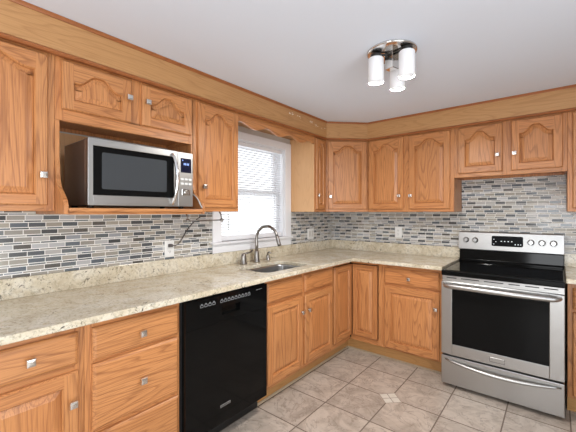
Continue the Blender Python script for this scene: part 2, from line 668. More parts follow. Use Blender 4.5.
def carcass(parent, x0, x1, yf, z0, z1, mats=None, yb=-0.003, tk=0.016, back=True, bottom=True, top=True, e=0.0005):
    mb = MB()
    mb.box(x0 + e, x0 + tk, yf, yb, z0, z1, 0)
    mb.box(x1 - tk, x1 - e, yf, yb, z0, z1, 0)
    if bottom:
        mb.box(x0 + tk, x1 - tk, yf, yb, z0 + 0.02, z0 + 0.036, 0)
    if top:
        mb.box(x0 + tk, x1 - tk, yf, yb, z1 - tk, z1, 0)
    if back:
        mb.box(x0 + tk, x1 - tk, yb - 0.006, yb, z0, z1, 0)
    return mb.build('carcass', mats or [OAKZ], parent)


UF = -0.300      # face of upper frames
BF = -0.580      # face of base frames
UB, UT = 1.351, 2.0864
DT = 2.064       # top of upper doors


def on_left(y):
    return (0, y, 0), LEFT


# ------------------------------------------------------------------ room shell
ZC = 2.2529
X1, Y0 = 3.62, -5.62
mb = MB()
mb.face([(-0.15, Y0 - .12, 0), (X1 + .12, Y0 - .12, 0), (X1 + .12, .15, 0), (-0.15, .15, 0)])
mb.v += [(x, y, -0.06) for x, y, z in mb.v[:4]]
mb.f += [[0, 4, 5, 1], [1, 5, 6, 2], [2, 6, 7, 3], [3, 7, 4, 0], [7, 6, 5, 4]]
mb.m += [0] * 5
mb.sm += [False] * 5
struct(mb.build('floor', FLOOR))
struct(MB().box(-.15, X1 + .12, Y0 - .12, .15, ZC, ZC + .06).build('ceiling', CEIL))
WY0, WY1, WZ0, WZ1 = -1.705, -0.900, 1.105, 1.970       # window opening
mb = MB()
mb.box(-.14, 0, Y0, WY0, 0, ZC).box(-.14, 0, WY1, 0, 0, ZC).box(-.14, 0, WY0, WY1, 0, WZ0).box(-.14, 0, WY0, WY1, WZ1, ZC)
struct(mb.build('wall_left', WALLM))
struct(MB().box(-.14, X1, 0, .12, 0, ZC).build('wall_back', WALLM))
mb = MB()
mb.box(X1, X1 + .1, Y0, -4.7, 0, ZC).box(X1, X1 + .1, -2.4, .0, 0, ZC).box(X1, X1 + .1, -4.7, -2.4, 2.14, ZC)
struct(mb.build('wall_right', WALLM))
mb = MB()
mb.box(-.14, 1.65, Y0 - .1, Y0, 0, ZC).box(2.65, X1, Y0 - .1, Y0, 0, ZC).box(1.65, 2.65, Y0 - .1, Y0, 2.09, ZC)
struct(mb.build('wall_front', WALLM))

# ------------------------------------------------------------------ window
win = struct(thing('window_1', 'white double hung window above the sink', 'window', (0, 0, 0), LEFT))
del win['label'], win['category']
# local x = world y, local -y = into the room
mb = MB()
mb.box(-1.795, WY0, -0.018, -0.0005, 1.105, 2.036).box(WY1, -0.806, -0.018, -0.0005, 1.105, 2.036)
mb.box(WY0, WY1, -0.018, -0.0005, WZ1, 2.036)
mb.build('casing', WHITE, win, 0.003)
mb = MB()
mb.box(-1.815, -0.806, -0.045, -0.0005, 1.088, 1.105).box(WY0, WY1, 0.0, 0.10, 1.088, 1.105)
mb.build('sill', WHITE, win, 0.004)
MB().box(-1.795, -0.806, -0.016, -0.0005, 1.0175, 1.088).build('apron', WHITE, win, 0.003)
mb = MB()
mb.box(WY0, WY0 + .012, 0, .13, WZ0, WZ1).box(WY1 - .012, WY1, 0, .13, WZ0, WZ1).box(WY0, WY1, 0, .13, WZ1 - .012, WZ1)
mb.build('jamb', WHITE, win)
MZ = 1.535


def sash(name, y0, y1, z0, z1):
    a, b_ = WY0 + .012, WY1 - .012
    m_ = MB()
    m_.box(a, a + .04, y0, y1, z0, z1).box(b_ - .04, b_, y0, y1, z0, z1)
    m_.box(a + .04, b_ - .04, y0, y1, z0, z0 + .045).box(a + .04, b_ - .04, y0, y1, z1 - .035, z1)
    s_ = m_.build(name, WHITE, win, 0.003)
    MB().box(a + .04, b_ - .04, (y0 + y1) / 2 - .002, (y0 + y1) / 2 + .002, z0 + .045, z1 - .035).build('pane', GLASS, s_)


sash('upper_sash', 0.092, 0.122, MZ - .02, WZ1 - .012)
sash('lower_sash', 0.056, 0.086, WZ0, MZ + .018)

bl = thing('window_blind', 'white horizontal slat blind hanging in the window over the sink', 'blind', (0, 0, 0), LEFT)
BX0, BX1 = WY0 + .018, WY1 - .018
MB().box(BX0, BX1, 0.008, 0.048, WZ1 - .045, WZ1 - .014).build('headrail', WHITE, bl, 0.003)
mb = MB()
z = WZ1 - .062
while z > 1.158:
    tl = 0.42
    c, s_ = 0.0125 * math.cos(tl), 0.0125 * math.sin(tl)
    mb.loops([[(BX0, .028 - c, z + s_), (BX0, .028, z + .0020), (BX0, .028 + c, z - s_)],
              [(BX1, .028 - c, z + s_), (BX1, .028, z + .0020), (BX1, .028 + c, z - s_)]], 0, True, False, False, False)
    z -= 0.0215
mb.build('slats', BLIND, bl)
MB().box(BX0, BX1, 0.014, 0.044, 1.1065, 1.146).build('bottom_rail', WHITE, bl, 0.003)
mb = MB()
for xx in (BX0 + .12, (BX0 + BX1) / 2, BX1 - .12):
    mb.tube([(xx, .0145, WZ1 - .045), (xx, .0145, 1.13)], 0.0008, 5)
mb.build('cord', PLATE, bl)
MB().tube([(BX0 + .055, .003, WZ1 - .05), (BX0 + .06, -.004, 1.20)], 0.0035, 8).build('tilt_wand', CORD, bl)

# ------------------------------------------------------------------ soffit
sof = thing('soffit', 'oak boarded soffit with mouldings running above all the wall cabinets', 'soffit', (0, 0, UT))
pts = [(0.333, -3.87), (0.333, -0.633), (0.633, -0.333), (2.66, -0.333)]
H = ZC - UT


def soffit_strip(i, zA, zB, prof, name, mat, scuffs=False):
    """board between corner i and i+1; prof = how far the front stands out (list of (out, z))."""
    a, b_ = Vector(pts[i]), Vector(pts[i + 1])
    d = (b_ - a)
    L = d.length
    d.normalize()
    ang = math.atan2(d.y, d.x)
    t0 = 0 if i == 0 else math.tan(PI / 8)
    t1 = 0 if i == 2 else math.tan(PI / 8)
    back = 0.015
    lp = []
    section = [(-back, zA)] + prof + [(-back, zB)]
    lp0 = [(0 + o * t0 * 1 if t0 else 0, -o, z_) for o, z_ in section]
    lp1 = [(L - o * t1 if t1 else L, -o, z_) for o, z_ in section]
    m_ = MB()
    m_.loops([lp0, lp1])
    o = m_.build(name, mat, sof, 0, loc=(a.x, a.y, 0), rotz=ang)
    return o


for i in range(3):
    f = soffit_strip(i, 0.001, H - .001, [(0.0, 0.001), (0.0, H - .001)], 'fascia', SOFF)
    if i == 0:
        rnd = random.Random(3)
        for yy, zz, n in [(-1.20, 0.118, 7), (-1.10, 0.112, 3), (-0.92, 0.105, 6), (-0.80, 0.094, 4), (-0.70, 0.085, 3)]:
            for k in range(n):
                sc = MB()
                x = yy + rnd.uniform(-.045, .045) + 3.87
                z_ = zz + rnd.uniform(-.008, .008)
                l, h = rnd.uniform(.005, .014), rnd.uniform(.002, .005)
                sc.face([(x - l, -.0006, z_), (x, -.0006, z_ - h), (x + l, -.0006, z_ + .3 * h), (x + .3 * l, -.0006, z_ + h)])
                sc.build('scuff', SCUFF, f)
    soffit_strip(i, H - .017, H - .001, [(0.0003, H - .017), (0.006, H - .017), (0.009, H - .011), (0.014, H - .005), (0.014, H - .001)], 'crown_moulding', MOULD)
    soffit_strip(i, -.014, .006, [(0.0003, -.014), (0.003, -.014), (0.011, -.006), (0.011, -.001), (0.003, .006)], 'lower_moulding', MOULD)
MB().box(0.002, .318, -3.87, -.64, .002, .012).box(.318, 2.66, -.318, -.002, .002, .012).build('soffit_base', SOFF, sof)


# ------------------------------------------------------------------ wall cabinets
def upper(label, x0, x1, doors, zb=UB, loc=None, rotz=0.0, dzb=1.377, arch=0.05, stile=.052):
    """doors = [(xa, xb, knob_x)]; x measured along the wall."""
    c = thing('wall_cabinet', label, 'cabinet', loc or (0, 0, 0), rotz)
    dz = zb
    carcass(c, x0, x1, UF + .019, dz, UT)
    st = [(x0, doors[0][0] + .012, dz, UT), (doors[-1][1] - .012, x1, dz, UT)]
    for a, b_ in zip(doors, doors[1:]):
        st.append((a[1] - .012, b_[0] + .012, dz, UT))
    st.sort()
    ra = []
    for s0, s1 in zip(st, st[1:]):
        ra += [(s0[1], s1[0], dz, dzb + .012), (s0[1], s1[0], DT - .03, UT)]
    face_frame(c, x0, x1, dz, UT, UF, st, ra)
    for xa, xb, kx, kz in doors:
        door(c, xa, xb, dzb, DT, UF, arch, stile, (kx, kz))
    return c


upper('tall honey oak wall cabinet at the left edge, left of the microwave niche', -3.40, -2.9365, [(-3.370, -2.966, -2.988, 1.513)], rotz=LEFT, arch=0.030, stile=.046)
upper('honey oak wall cabinet left of the window, right of the microwave', -2.1825, -1.787, [(-2.148, -1.802, -2.112, 1.513)], rotz=LEFT, arch=0.05)
upper('narrow oak wall cabinet between window and diagonal corner cabinet', -.800, -.5955, [(-.784, -.622, -.758, 1.510)], rotz=LEFT, arch=0.03, stile=.042)
MB().box(-.8035, -.8005, UF, -.003, UB, UT).build('side_panel', VENEER, bpy.data.objects['wall_cabinet.002'])
upper('two door honey oak wall cabinet between the corner cabinet and the range', .6155, 1.4300, [(.637, .990, .955, 1.503), (1.042, 1.400, 1.062, 1.500)])
upper('short two door oak cabinet over the range', 1.4305, 2.1825, [(1.462, 1.786, 1.752, 1.808), (1.844, 2.158, 1.866, 1.808)], zb=1.645, dzb=1.676, arch=.05)
upper('oak wall cabinet cut by the right edge, right of the range', 2.1835, 2.66, [(2.212, 2.630, 2.60, 1.51)])

# cabinet over the microwave with its niche, curved brackets and shelf
mc = thing('wall_cabinet', 'oak wall cabinet with two short doors above an open microwave niche', 'cabinet', (0, 0, 0), LEFT)
A0, A1 = -2.936, -2.175
NT = 1.790                         # top of the niche
carcass(mc, A0, A1, UF + .019, NT, UT)
st = [(A0, -2.900, NT - .008, UT), (-2.211, A1, NT - .008, UT), (-2.594, -2.510, NT + .04, UT)]
ra = [(-2.900, -2.211, NT - .008, NT + .052), (-2.900, -2.594, DT - .03, UT), (-2.510, -2.211, DT - .03, UT)]
face_frame(mc, A0, A1, NT, UT, UF, st, ra)
door(mc, -2.911, -2.583, 1.834, DT, UF, .045, .048, (-2.602, 1.963))
door(mc, -2.524, -2.199, 1.834, DT, UF, .045, .048, (-2.498, 1.965))
prof = [(-.003, 1.3355), (-.420, 1.3355), (-.422, 1.375), (-.410, 1.400), (-.375, 1.430), (-.338, 1.462), (-.320, 1.490), (-.312, 1.520), (-.3095, 1.560), (-.300, 1.600), (-.300, NT - .009), (-.003, NT - .009)]
for xa, xb in ((A0 + .0005, A0 + .020), (A1 - .018, A1 - .0005)):
    m_ = MB()
    m_.loops([[(xa, y, z) for y, z in prof], [(xb, y, z) for y, z in prof]])
    m_.build('side_bracket', OAKZ, mc, 0.0015, 1)
m_ = MB()
m_.box(A0 + .0205, A1 - .0185, -.425, -.003, 1.347, 1.365).box(A0 + .0205, A1 - .0185, -.412, -.393, 1.334, 1.347)
m_.build('shelf', OAKX, mc, 0.003)
MB().box(A0 + .0205, A1 - .0185, -.010, -.003, 1.3655, NT - .009).build('back_panel', VENEER, mc)

# diagonal corner cabinet
cc = thing('corner_wall_cabinet', 'diagonal corner wall cabinet with one oak door', 'cabinet', (0, 0, 0))
m_ = MB()
poly = [(.003, -.003), (.003, -.594), (.2995, -.594), (.614, -.2995), (.614, -.003)]
m_.prism(poly, UB, UT)
m_.build('carcass', OAKZ, cc)
ca, cb = Vector((.2995, -.594)), Vector((.614, -.2995))
ang = math.atan2(cb.y - ca.y, cb.x - ca.x)
Lc = (cb - ca).length
ff = MB()
ff.box(0.006, .032, -.012, -.0003, UB, UT, 0).box(Lc - .032, Lc - .006, -.012, -.0003, UB, UT, 0)
ff.box(.032, Lc - .032, -.012, -.0003, UB, 1.396, 1).box(.032, Lc - .032, -.012, -.0003, DT - .03, UT, 1)
ff.build('face_frame', OAKS, cc, .001, 1, loc=(ca.x, ca.y, 0), rotz=ang)
door(cc, .018, Lc - .018, 1.377, DT, -.012, .05, .052, (.040, 1.503), loc=(ca.x, ca.y, 0), rotz=ang)

# scalloped valance over the window
val = MB()
n = 60
y_a, y_b = -1.7865, -.8040
bot = []
for k in range(n + 1):
    yy = y_a + (y_b - y_a) * k / n
    bot.append((yy, 2.004 + .018 * math.cos(2 * PI * (yy + 1.46) / .295)))
loop = bot + [(y_b, UT), (y_a, UT)]
val.loops([[(x, UF, z_) for x, z_ in loop], [(x, UF + .019, z_) for x, z_ in loop]])
vo = val.build('valance', OAKX, None, 0.0015, 1, rotz=LEFT)
tag(vo, 'scalloped oak valance board spanning above the window', 'valance')


# ------------------------------------------------------------------ base cabinets
BT = 0.8825
BZ = 0.125


def base(label, x0, x1, loc=(0, 0, 0), rotz=0.0, toe=-0.50, top=True):
    c = thing('base_cabinet', label, 'cabinet', loc, rotz)
    carcass(c, x0, x1, BF + .019, BZ, BT, top=top)
    MB().box(x0 + .0005, x1 - .0005, toe, toe + .016, 0.0005, BZ + .018).build('toe_kick', TOEOAK, c)
    return c


b1 = base('oak base cabinet at bottom left with one drawer over a panel door', -3.29, -2.9105, rotz=LEFT)
face_frame(b1, 0, 0, 0, 0, BF, [(-3.29, -3.252, BZ, BT), (-2.948, -2.9105, BZ, BT)], [(-3.252, -2.948, BZ, .155), (-3.252, -2.948, .68, .735), (-3.252, -2.948, .84, BT)])
drawer(b1, -3.264, -2.936, .722, .853, BF, (-3.10, .789))
door(b1, -3.264, -2.936, .145, .695, BF, 0, .052, (-2.961, .572))

b2 = base('oak base cabinet with a stack of three drawers left of the black dishwasher', -2.9095, -2.4575, rotz=LEFT)
face_frame(b2, 0, 0, 0, 0, BF, [(-2.9095, -2.871, BZ, BT), (-2.484, -2.4575, BZ, BT)], [(-2.871, -2.484, BZ, .155), (-2.871, -2.484, .38, .425), (-2.871, -2.484, .685, .722), (-2.871, -2.484, .84, BT)])
drawer(b2, -2.883, -2.472, .712, .853, BF, (-2.672, .776))
drawer(b2, -2.883, -2.472, .413, .697, BF, (-2.670, .553))
drawer(b2, -2.883, -2.472, .145, .392, BF, (-2.670, .268))

b3 = base('oak sink base cabinet with two doors right of the black dishwasher', -1.8035, -.9335, rotz=LEFT, top=False)
face_frame(b3, 0, 0, 0, 0, BF, [(-1.8035, -1.778, BZ, BT), (-1.402, -1.345, BZ, BT), (-.960, -.9335, BZ, BT)],
           [(a, b_, z0, z1) for a, b_ in ((-1.778, -1.402), (-1.345, -.960)) for z0, z1 in ((BZ, .17), (.685, .73), (.84, BT))])
drawer(b3, -1.790, -1.390, .720, .855, BF, None, 'false_drawer_front')
drawer(b3, -1.357, -.948, .720, .855, BF, None, 'false_drawer_front')
door(b3, -1.790, -1.390, .160, .697, BF, 0, .052, (-1.405, .578))
door(b3, -1.357, -.948, .160, .697, BF, 0, .052, (-1.315, .578))

# corner cabinet with a pair of doors meeting in the inner corner
lc = thing('corner_base_cabinet', 'oak corner base cabinet with a right angled pair of doors', 'cabinet', (0, 0, 0))
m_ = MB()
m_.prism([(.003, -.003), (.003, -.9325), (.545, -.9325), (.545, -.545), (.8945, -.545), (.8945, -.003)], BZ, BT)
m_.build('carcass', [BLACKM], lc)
m_ = MB()
m_.prism([(.484, -.9325), (.50, -.9325), (.50, -.50), (.8945, -.50), (.8945, -.484), (.484, -.484)], 0.0005, BZ - .0005)
m_.build('toe_kick', TOEOAK, lc)
f1 = MB()
f1.box(-.9325, -.920, -.580, -.5455, BZ, BT, 0).box(-.920, -.600, -.580, -.5455, BZ, .168, 1).box(-.920, -.600, -.580, -.5455, .858, BT, 1)
f1.build('face_frame', OAKS, lc, .001, 1, rotz=LEFT)
f2 = MB()
f2.box(.858, .8945, -.580, -.5455, BZ, BT, 0).box(.5805, .858, -.580, -.5455, BZ, .168, 1).box(.5805, .858, -.580, -.5455, .858, BT, 1)
f2.build('face_frame', OAKS, lc, .001, 1)
door(lc, -.915, -.6005, .176, .853, -.580, 0, .050, None, loc=(0, 0, 0), rotz=LEFT)
door(lc, .6015, .851, .176, .853, -.580, 0, .045)

b5 = base('oak base cabinet with drawer and door between the corner and the range', .8955, 1.4085)
face_frame(b5, 0, 0, 0, 0, BF, [(.8955, .931, BZ, BT), (1.372, 1.4085, BZ, BT)], [(.931, 1.372, BZ, .155), (.931, 1.372, .675, .722), (.931, 1.372, .84, BT)])
drawer(b5, .919, 1.387, .708, .850, BF, (1.142, .774))
door(b5, .919, 1.387, .140, .690, BF, 0, .055, (1.358, .556))

b6 = base('oak base cabinet cut by the right edge, right of the range', 2.1785, 2.66)
face_frame(b6, 0, 0, 0, 0, BF, [(2.1785, 2.215, BZ, BT), (2.62, 2.66, BZ, BT)], [(2.215, 2.62, BZ, .155), (2.215, 2.62, .675, .722), (2.215, 2.62, .84, BT)])
drawer(b6, 2.204, 2.634, .708, .850, BF, (2.42, .774))
door(b6, 2.204, 2.634, .140, .690, BF, 0, .055, (2.606, .556))

# shoe moulding along the toe kicks
sh = MB()
sh.loops([[(.5005, -1.803, .0005), (.513, -1.803, .0005), (.512, -1.803, .007), (.506, -1.803, .012), (.5005, -1.803, .013)],
          [(.5005, -.5005, .0005), (.513, -.513, .0005), (.512, -.512, .007), (.506, -.506, .012), (.5005, -.5005, .013)],
          [(1.408, -.5005, .0005), (1.408, -.513, .0005), (1.408, -.512, .007), (1.408, -.506, .012), (1.408, -.5005, .013)]])
struct(sh.build('trim_1', SHOE))

# ------------------------------------------------------------------ worktops
CT = 0.914


def boolean_cut(o, cutter):
    md = o.modifiers.new('cut', 'BOOLEAN')
    md.operation = 'DIFFERENCE'
    md.object = cutter
    md.solver = 'EXACT'
    dg = bpy.context.evaluated_depsgraph_get()
    me = bpy.data.meshes.new_from_object(o.evaluated_get(dg))
    o.modifiers.clear()
    old = o.data
    o.data = me
    bpy.data.meshes.remove(old)
    bpy.data.objects.remove(cutter)


SX0, SX1, SY0, SY1 = .205, .530, -1.725, -1.195
m_ = MB()
m_.prism([(.003, -3.29), (.638, -3.29), (.638, -.6545), (1.4195, -.6545), (1.4195, -.003), (.003, -.003)], .884, CT)
ct = m_.build('countertop', GRANITE)
cut = MB()
cut.prism(rrect(SX0, SX1, SY0, SY1, .06, 6), .80, 1.0)
boolean_cut(ct, cut.build('cutter', GRANITE))
bv = ct.modifiers.new('bevel', 'BEVEL')
bv.width, bv.segments, bv.limit_method = .004, 2, 'ANGLE'
tag(ct, 'long L shaped cream granite worktop with the sink cut into it', 'countertop')
m_ = MB()
m_.box(2.1705, 2.66, -.6545, -.003, .884, CT)
tag(m_.build('countertop', GRANITE, None, .004), 'short cream granite worktop at the right edge beside the range', 'countertop')
us = thing('granite_upstand', 'low cream granite upstand along the left and back walls', 'backsplash', (0, 0, CT))
MB().box(.003, .022, -3.29, -.003, .0004, .1025).build('window_wall_strip', GRANITE, us, .002)
MB().box(.0224, 1.4195, -.022, -.003, .0004, .1025).build('range_wall_strip', GRANITE, us, .002)
tag(MB().box(2.1705, 2.66, -.022, -.003, CT + .0004, 1.0165).build('granite_upstand', GRANITE, None, .002), 'short granite upstand strip right of the range', 'backsplash')

# mosaic on the two walls
m_ = MB()
xs = [(-3.29, 1.017), (-1.7955, 1.017), (-1.7955, 1.3505), (-2.1735, 1.3505), (-2.1735, 1.3345), (-2.9375, 1.3345), (-2.9375, 1.3505), (-3.29, 1.3505)]
m_.loops([[(x, -.0008, z_) for x, z_ in xs], [(x, -.009, z_) for x, z_ in xs]])
tag(m_.build('mosaic_backsplash', MOSAIC, None, 0, rotz=LEFT), 'strip mosaic on the left wall below the microwave, left of the window', 'backsplash')
m_ = MB()
m_.box(-.8055, -.0105, -.009, -.0008, 1.017, 1.3505)
tag(m_.build('mosaic_backsplash', MOSAIC, None, 0, rotz=LEFT), 'short strip mosaic between the window and the corner', 'backsplash')
m_ = MB()
xs = [(.0008, 1.017), (1.42, 1.017), (1.42, .92), (2.1695, .92), (2.1695, 1.017), (2.66, 1.017), (2.66, 1.3505), (2.1825, 1.3505), (2.1825, 1.6445), (1.4305, 1.6445), (1.4305, 1.3505), (.0008, 1.3505)]
m_.loops([[(x, -.0008, z_) for x, z_ in xs], [(x, -.009, z_) for x, z_ in xs]])
bsp = m_.build('mosaic_backsplash', MOSAIC)
tag(bsp, 'grey and beige strip mosaic on the back wall behind the range', 'backsplash')


# ------------------------------------------------------------------ sink, faucet
sk = thing('kitchen_sink', 'undermount stainless steel sink below the window', 'sink', ((SX0 + SX1) / 2, (SY0 + SY1) / 2, .68))
hx, hy = (SX1 - SX0) / 2, (SY1 - SY0) / 2
m_ = MB()


def rr(grow, z_, r):
    return [(x, y, z_) for x, y in rrect(-hx - grow, hx + grow, -hy - grow, hy + grow, r, 6)]


m_.loops([rr(.022, .2035, .09), rr(.003, .2035, .072), rr(.002, .19, .072), rr(-.004, .045, .068), rr(-.014, .022, .06), rr(-.04, .014, .05)], 0, True, False, True)
m_.loops([rr(.022, .2035, .09), rr(.022, .200, .09), rr(.006, .196, .075), rr(0, .03, .07), rr(-.02, .008, .06)], 0, True, False, True)
m_.build('basin', BASIN, sk)
m_ = MB()
m_.lathe([(.045, .0145), (.045, .017), (.036, .018), (.030, .0155)], (0, 0, 0), 'z', 24)
m_.build('drain', CHROME, sk)

fc = thing('faucet', 'dark brushed nickel gooseneck faucet arching over the sink', 'faucet', (.100, -1.390, CT))
m_ = MB()
m_.lathe([(.030, .0005), (.030, .006), (.026, .014), (.0225, .05), (.0185, .085), (.0145, .10)], (0, 0, 0), 'z', 20)
m_.build('base', FAUCET, fc)
m_ = MB()
R_ = .105
path = [(0, 0, .095), (0, 0, .15), (0, 0, .208)]
for k in range(1, 15):
    a = PI - PI * k / 14 * .93
    path.append((R_ + R_ * math.cos(a), 0, .208 + R_ * math.sin(a)))
path = [(x, y + .14 * x, z_) for x, y, z_ in path]
m_.tube(path, [.0135] * 2 + [.0125] * (len(path) - 2), 14)
m_.build('gooseneck', FAUCET, fc)
e = Vector(path[-1])
dr_ = (Vector(path[-1]) - Vector(path[-2])).normalized()
m_ = MB()
m_.tube([e - dr_ * .004, e + dr_ * .012, e + dr_ * .060, e + dr_ * .085], [.0135, .0150, .0165, .0150], 14)
m_.build('spray_head', FAUCET, fc)

fh = thing('mixer_valve', 'separate lever valve left of the gooseneck faucet', 'faucet valve', (.100, -1.545, CT))
m_ = MB()
m_.lathe([(.031, .0005), (.031, .006), (.026, .014), (.023, .05), (.022, .068), (.017, .084), (.006, .092)], (0, 0, 0), 'z', 20)
m_.build('base', FAUCET, fh)
m_ = MB()
m_.tube([(0, 0, .078), (.005, .03, .088), (.01, .065, .092), (.012, .095, .108)], [.010, .008, .0065, .0075], 10)
m_.build('lever', FAUCET, fh)
sd = thing('soap_dispenser', 'small short soap dispenser right of the faucet', 'soap dispenser', (.095, -1.240, CT))
m_ = MB()
m_.lathe([(.021, .0005), (.021, .006), (.017, .010), (.0155, .035), (.0155, .045), (.010, .048)], (0, 0, 0), 'z', 18)
m_.build('base', FAUCET, sd)
m_ = MB()
m_.tube([(0, 0, .046), (0, 0, .068), (.012, 0, .071), (.038, .004, .066)], [.007, .008, .008, .006], 10)
m_.build('pump', FAUCET, sd)


# ------------------------------------------------------------------ outlets and cords
def outlet(label, loc, rotz):
    o = thing('wall_outlet', label, 'outlet', loc, rotz)
    m = MB()
    lp = rrect(-.036, .036, -.058, .058, .006, 3)
    m.loops([[(x, -.0095, z_) for x, z_ in lp], [(x, -.013, z_) for x, z_ in lp], [(x, -.0155, z_) for x, z_ in inset(lp, .004)]])
    m.build('cover_plate', PLATE, o)
    for s_ in (-1, 1):
        m = MB()
        lp = rrect(-.017, .017, s_ * .020 - .0145, s_ * .020 + .0145, .012, 4)
        m.loops([[(x, -.0150, z_) for x, z_ in lp], [(x, -.0172, z_) for x, z_ in lp]])
        r_ = m.build('receptacle', PLATE, o)
        m = MB()
        for dx in (-.006, .006):
            m.box(dx - .0012, dx + .0012, -.0178, -.0165, s_ * .020 - .003, s_ * .020 + .006)
        m.lathe([(.0024, .0165), (.0024, .0178)], (0, 0, s_ * .020 - .008), 'y', 8)
        m.build('slots', SLOT, r_)
    return o


outlet('white wall outlet below the microwave shelf with a cord plugged in', (0, -2.170, 1.090), LEFT)
sw = thing('switch_plate', 'white double switch plate on the mosaic between window and corner', 'switch', (0, -.452, 1.108), LEFT)
m_ = MB()
lp = rrect(-.058, .058, -.058, .058, .006, 3)
m_.loops([[(x, -.0095, z_) for x, z_ in lp], [(x, -.013, z_) for x, z_ in lp], [(x, -.0155, z_) for x, z_ in inset(lp, .004)]])
m_.build('cover_plate', PLATE, sw)
for q in (-.023, .023):
    m_ = MB()
    m_.loops([[(q + a_, -.0150, z_) for a_, z_ in ((-.0165, -.033), (.0165, -.033), (.0165, .033), (-.0165, .033))],
              [(q + a_, y_, z_) for a_, y_, z_ in ((-.0155, -.0168, -.032), (.0155, -.0168, -.032), (.0155, -.0205, .032), (-.0155, -.0205, .032))]])
    m_.build('rocker_switch', ROCKER, sw, .0008, 1)
outlet('white wall outlet on the back wall left of the range', (.829, 0, 1.135), 0)

pc = thing('power_cord', 'dark plug and cord rising from the outlet below the microwave', 'cord', (.0175, -2.170, 1.112))
m_ = MB()
m_.loops([[(0.0008, y, z_) for y, z_ in rrect(-.015, .015, -.012, .012, .005, 3)], [(.020, y, z_) for y, z_ in rrect(-.013, .013, -.010, .010, .005, 3)], [(.028, y, z_) for y, z_ in rrect(-.008, .008, -.006, .006, .003, 3)]])
m_.build('plug', CORDD, pc)


def smooth_path(ctrl, n=10):
    P = [Vector(c) for c in ctrl]
    P = [P[0] * 2 - P[1]] + P + [P[-1] * 2 - P[-2]]
    out = []
    for i in range(1, len(P) - 2):
        for k in range(n):
            t = k / n
            a, b_, c, d = P[i - 1], P[i], P[i + 1], P[i + 2]
            out.append(0.5 * ((2 * b_) + (c - a) * t + (2 * a - 5 * b_ + 4 * c - d) * t * t + (3 * b_ - a - 3 * c + d) * t ** 3))
    out.append(P[-2])
    return out


m_ = MB()
m_.tube(smooth_path([(.024, .006, 0), (.020, .045, .004), (.006, .085, .030), (.001, .140, .105), (.002, .200, .165), (.10, .18, .198), (.27, .10, .205)]), .0035, 8)
m_.build('cord', CORDD, pc)

# wire paper towel rod under the cabinet left of the window
ph = thing('paper_towel_holder', 'metal paper towel rod under the cabinet left of the window', 'paper towel holder', (.150, -1.965, UB))
m_ = MB()
m_.tube([(0, -.155, -.064), (0, .150, -.064)], .004, 8)
m_.build('rod', FAUCET, ph)
for s_ in (-1, 1):
    m_ = MB()
    m_.tube([(-.03, s_ * .150, -.001), (-.012, s_ * .150, -.025), (0, s_ * .150, -.064)], .005, 8)
    m_.lathe([(.010, -.076), (.013, -.070), (.013, -.058), (.010, -.052)], (0, s_ * .150, 0), 'z', 12)
    m_.build('arm', FAUCET, ph)


# ------------------------------------------------------------------ dishwasher
dw = thing('dishwasher', 'black dishwasher built in under the worktop', 'dishwasher', (0, -2.1305, 0), LEFT)
W2 = .3125
m_ = MB()
m_.box(-.3255, .3255, -.580, -.03, .125, .880)
m_.build('tub', BLACKM, dw)
m_ = MB()
m_.box(-W2, W2, -.615, -.5805, .120, .712)
m_.build('door', BLACK, dw, .0015, 1)
cpn = MB()
lp = rrect(-.0705, .0715, .733, .796, .008, 3)
# control panel with a recessed pocket
cpn.box(-W2, -.0705, -.6155, -.5805, .7130, .868).box(.0715, W2, -.6155, -.5805, .7130, .868)
cpn.box(-.0705, .0715, -.6155, -.5805, .7130, .750).box(-.0705, .0715, -.6155, -.5805, .796, .868)
cpn.box(-.0705, .0715, -.596, -.5805, .750, .796)
cp = cpn.build('control_panel', BLACK, dw)
rnd = random.Random(5)
for a, b_, n in ((-.225, -.115, 4), (-.085, .160, 9)):
    m_ = MB()
    for k in range(n):
        x = a + (b_ - a) * (k + .5) / n
        hw = (b_ - a) / n * .36
        z_ = .829
        for q in ((x - hw, x + hw, z_ - .007, z_ - .0052), (x - hw, x + hw, z_ + .0052, z_ + .007), (x - hw, x - hw + .0018, z_ - .007, z_ + .007), (x + hw - .0018, x + hw, z_ - .007, z_ + .007)):
            m_.box(q[0], q[1], -.6161, -.6153, q[2], q[3])
        m_.box(x - hw * .5, x + hw * .5, -.6161, -.6153, z_ + .010, z_ + .013)
    m_.build('button_printing', PRINT, cp)
m_ = MB()
m_.box(.21, .262, -.6161, -.6153, .843, .8445)
m_.build('status_line', PRINT, cp)
m_ = MB()
m_.box(-.082, -.006, -.6165, -.6147, .214, .229)
bd = m_.build('badge', plain('grey badge', (.30, .30, .30), .35, .6), dw, .0006, 1)
m_ = MB()
for k in range(7):
    m_.box(-.076 + k * .0095, -.070 + k * .0095, -.6168, -.6162, .218, .225)
m_.build('badge_lettering', BLACKM, bd)
MB().box(-.3255, .3255, -.515, -.495, .0008, .1245).build('kick_plate', BLACKM, dw)

# ------------------------------------------------------------------ microwave
mw = thing('microwave', 'stainless steel microwave in the niche below the two short oak doors', 'microwave', (0, -2.5545, 1.365), LEFT)
m_ = MB()
m_.box(-.2865, .2865, -.395, -.115, .014, .328)
m_.build('casing', STEEL_D, mw, .004)
m_ = MB()
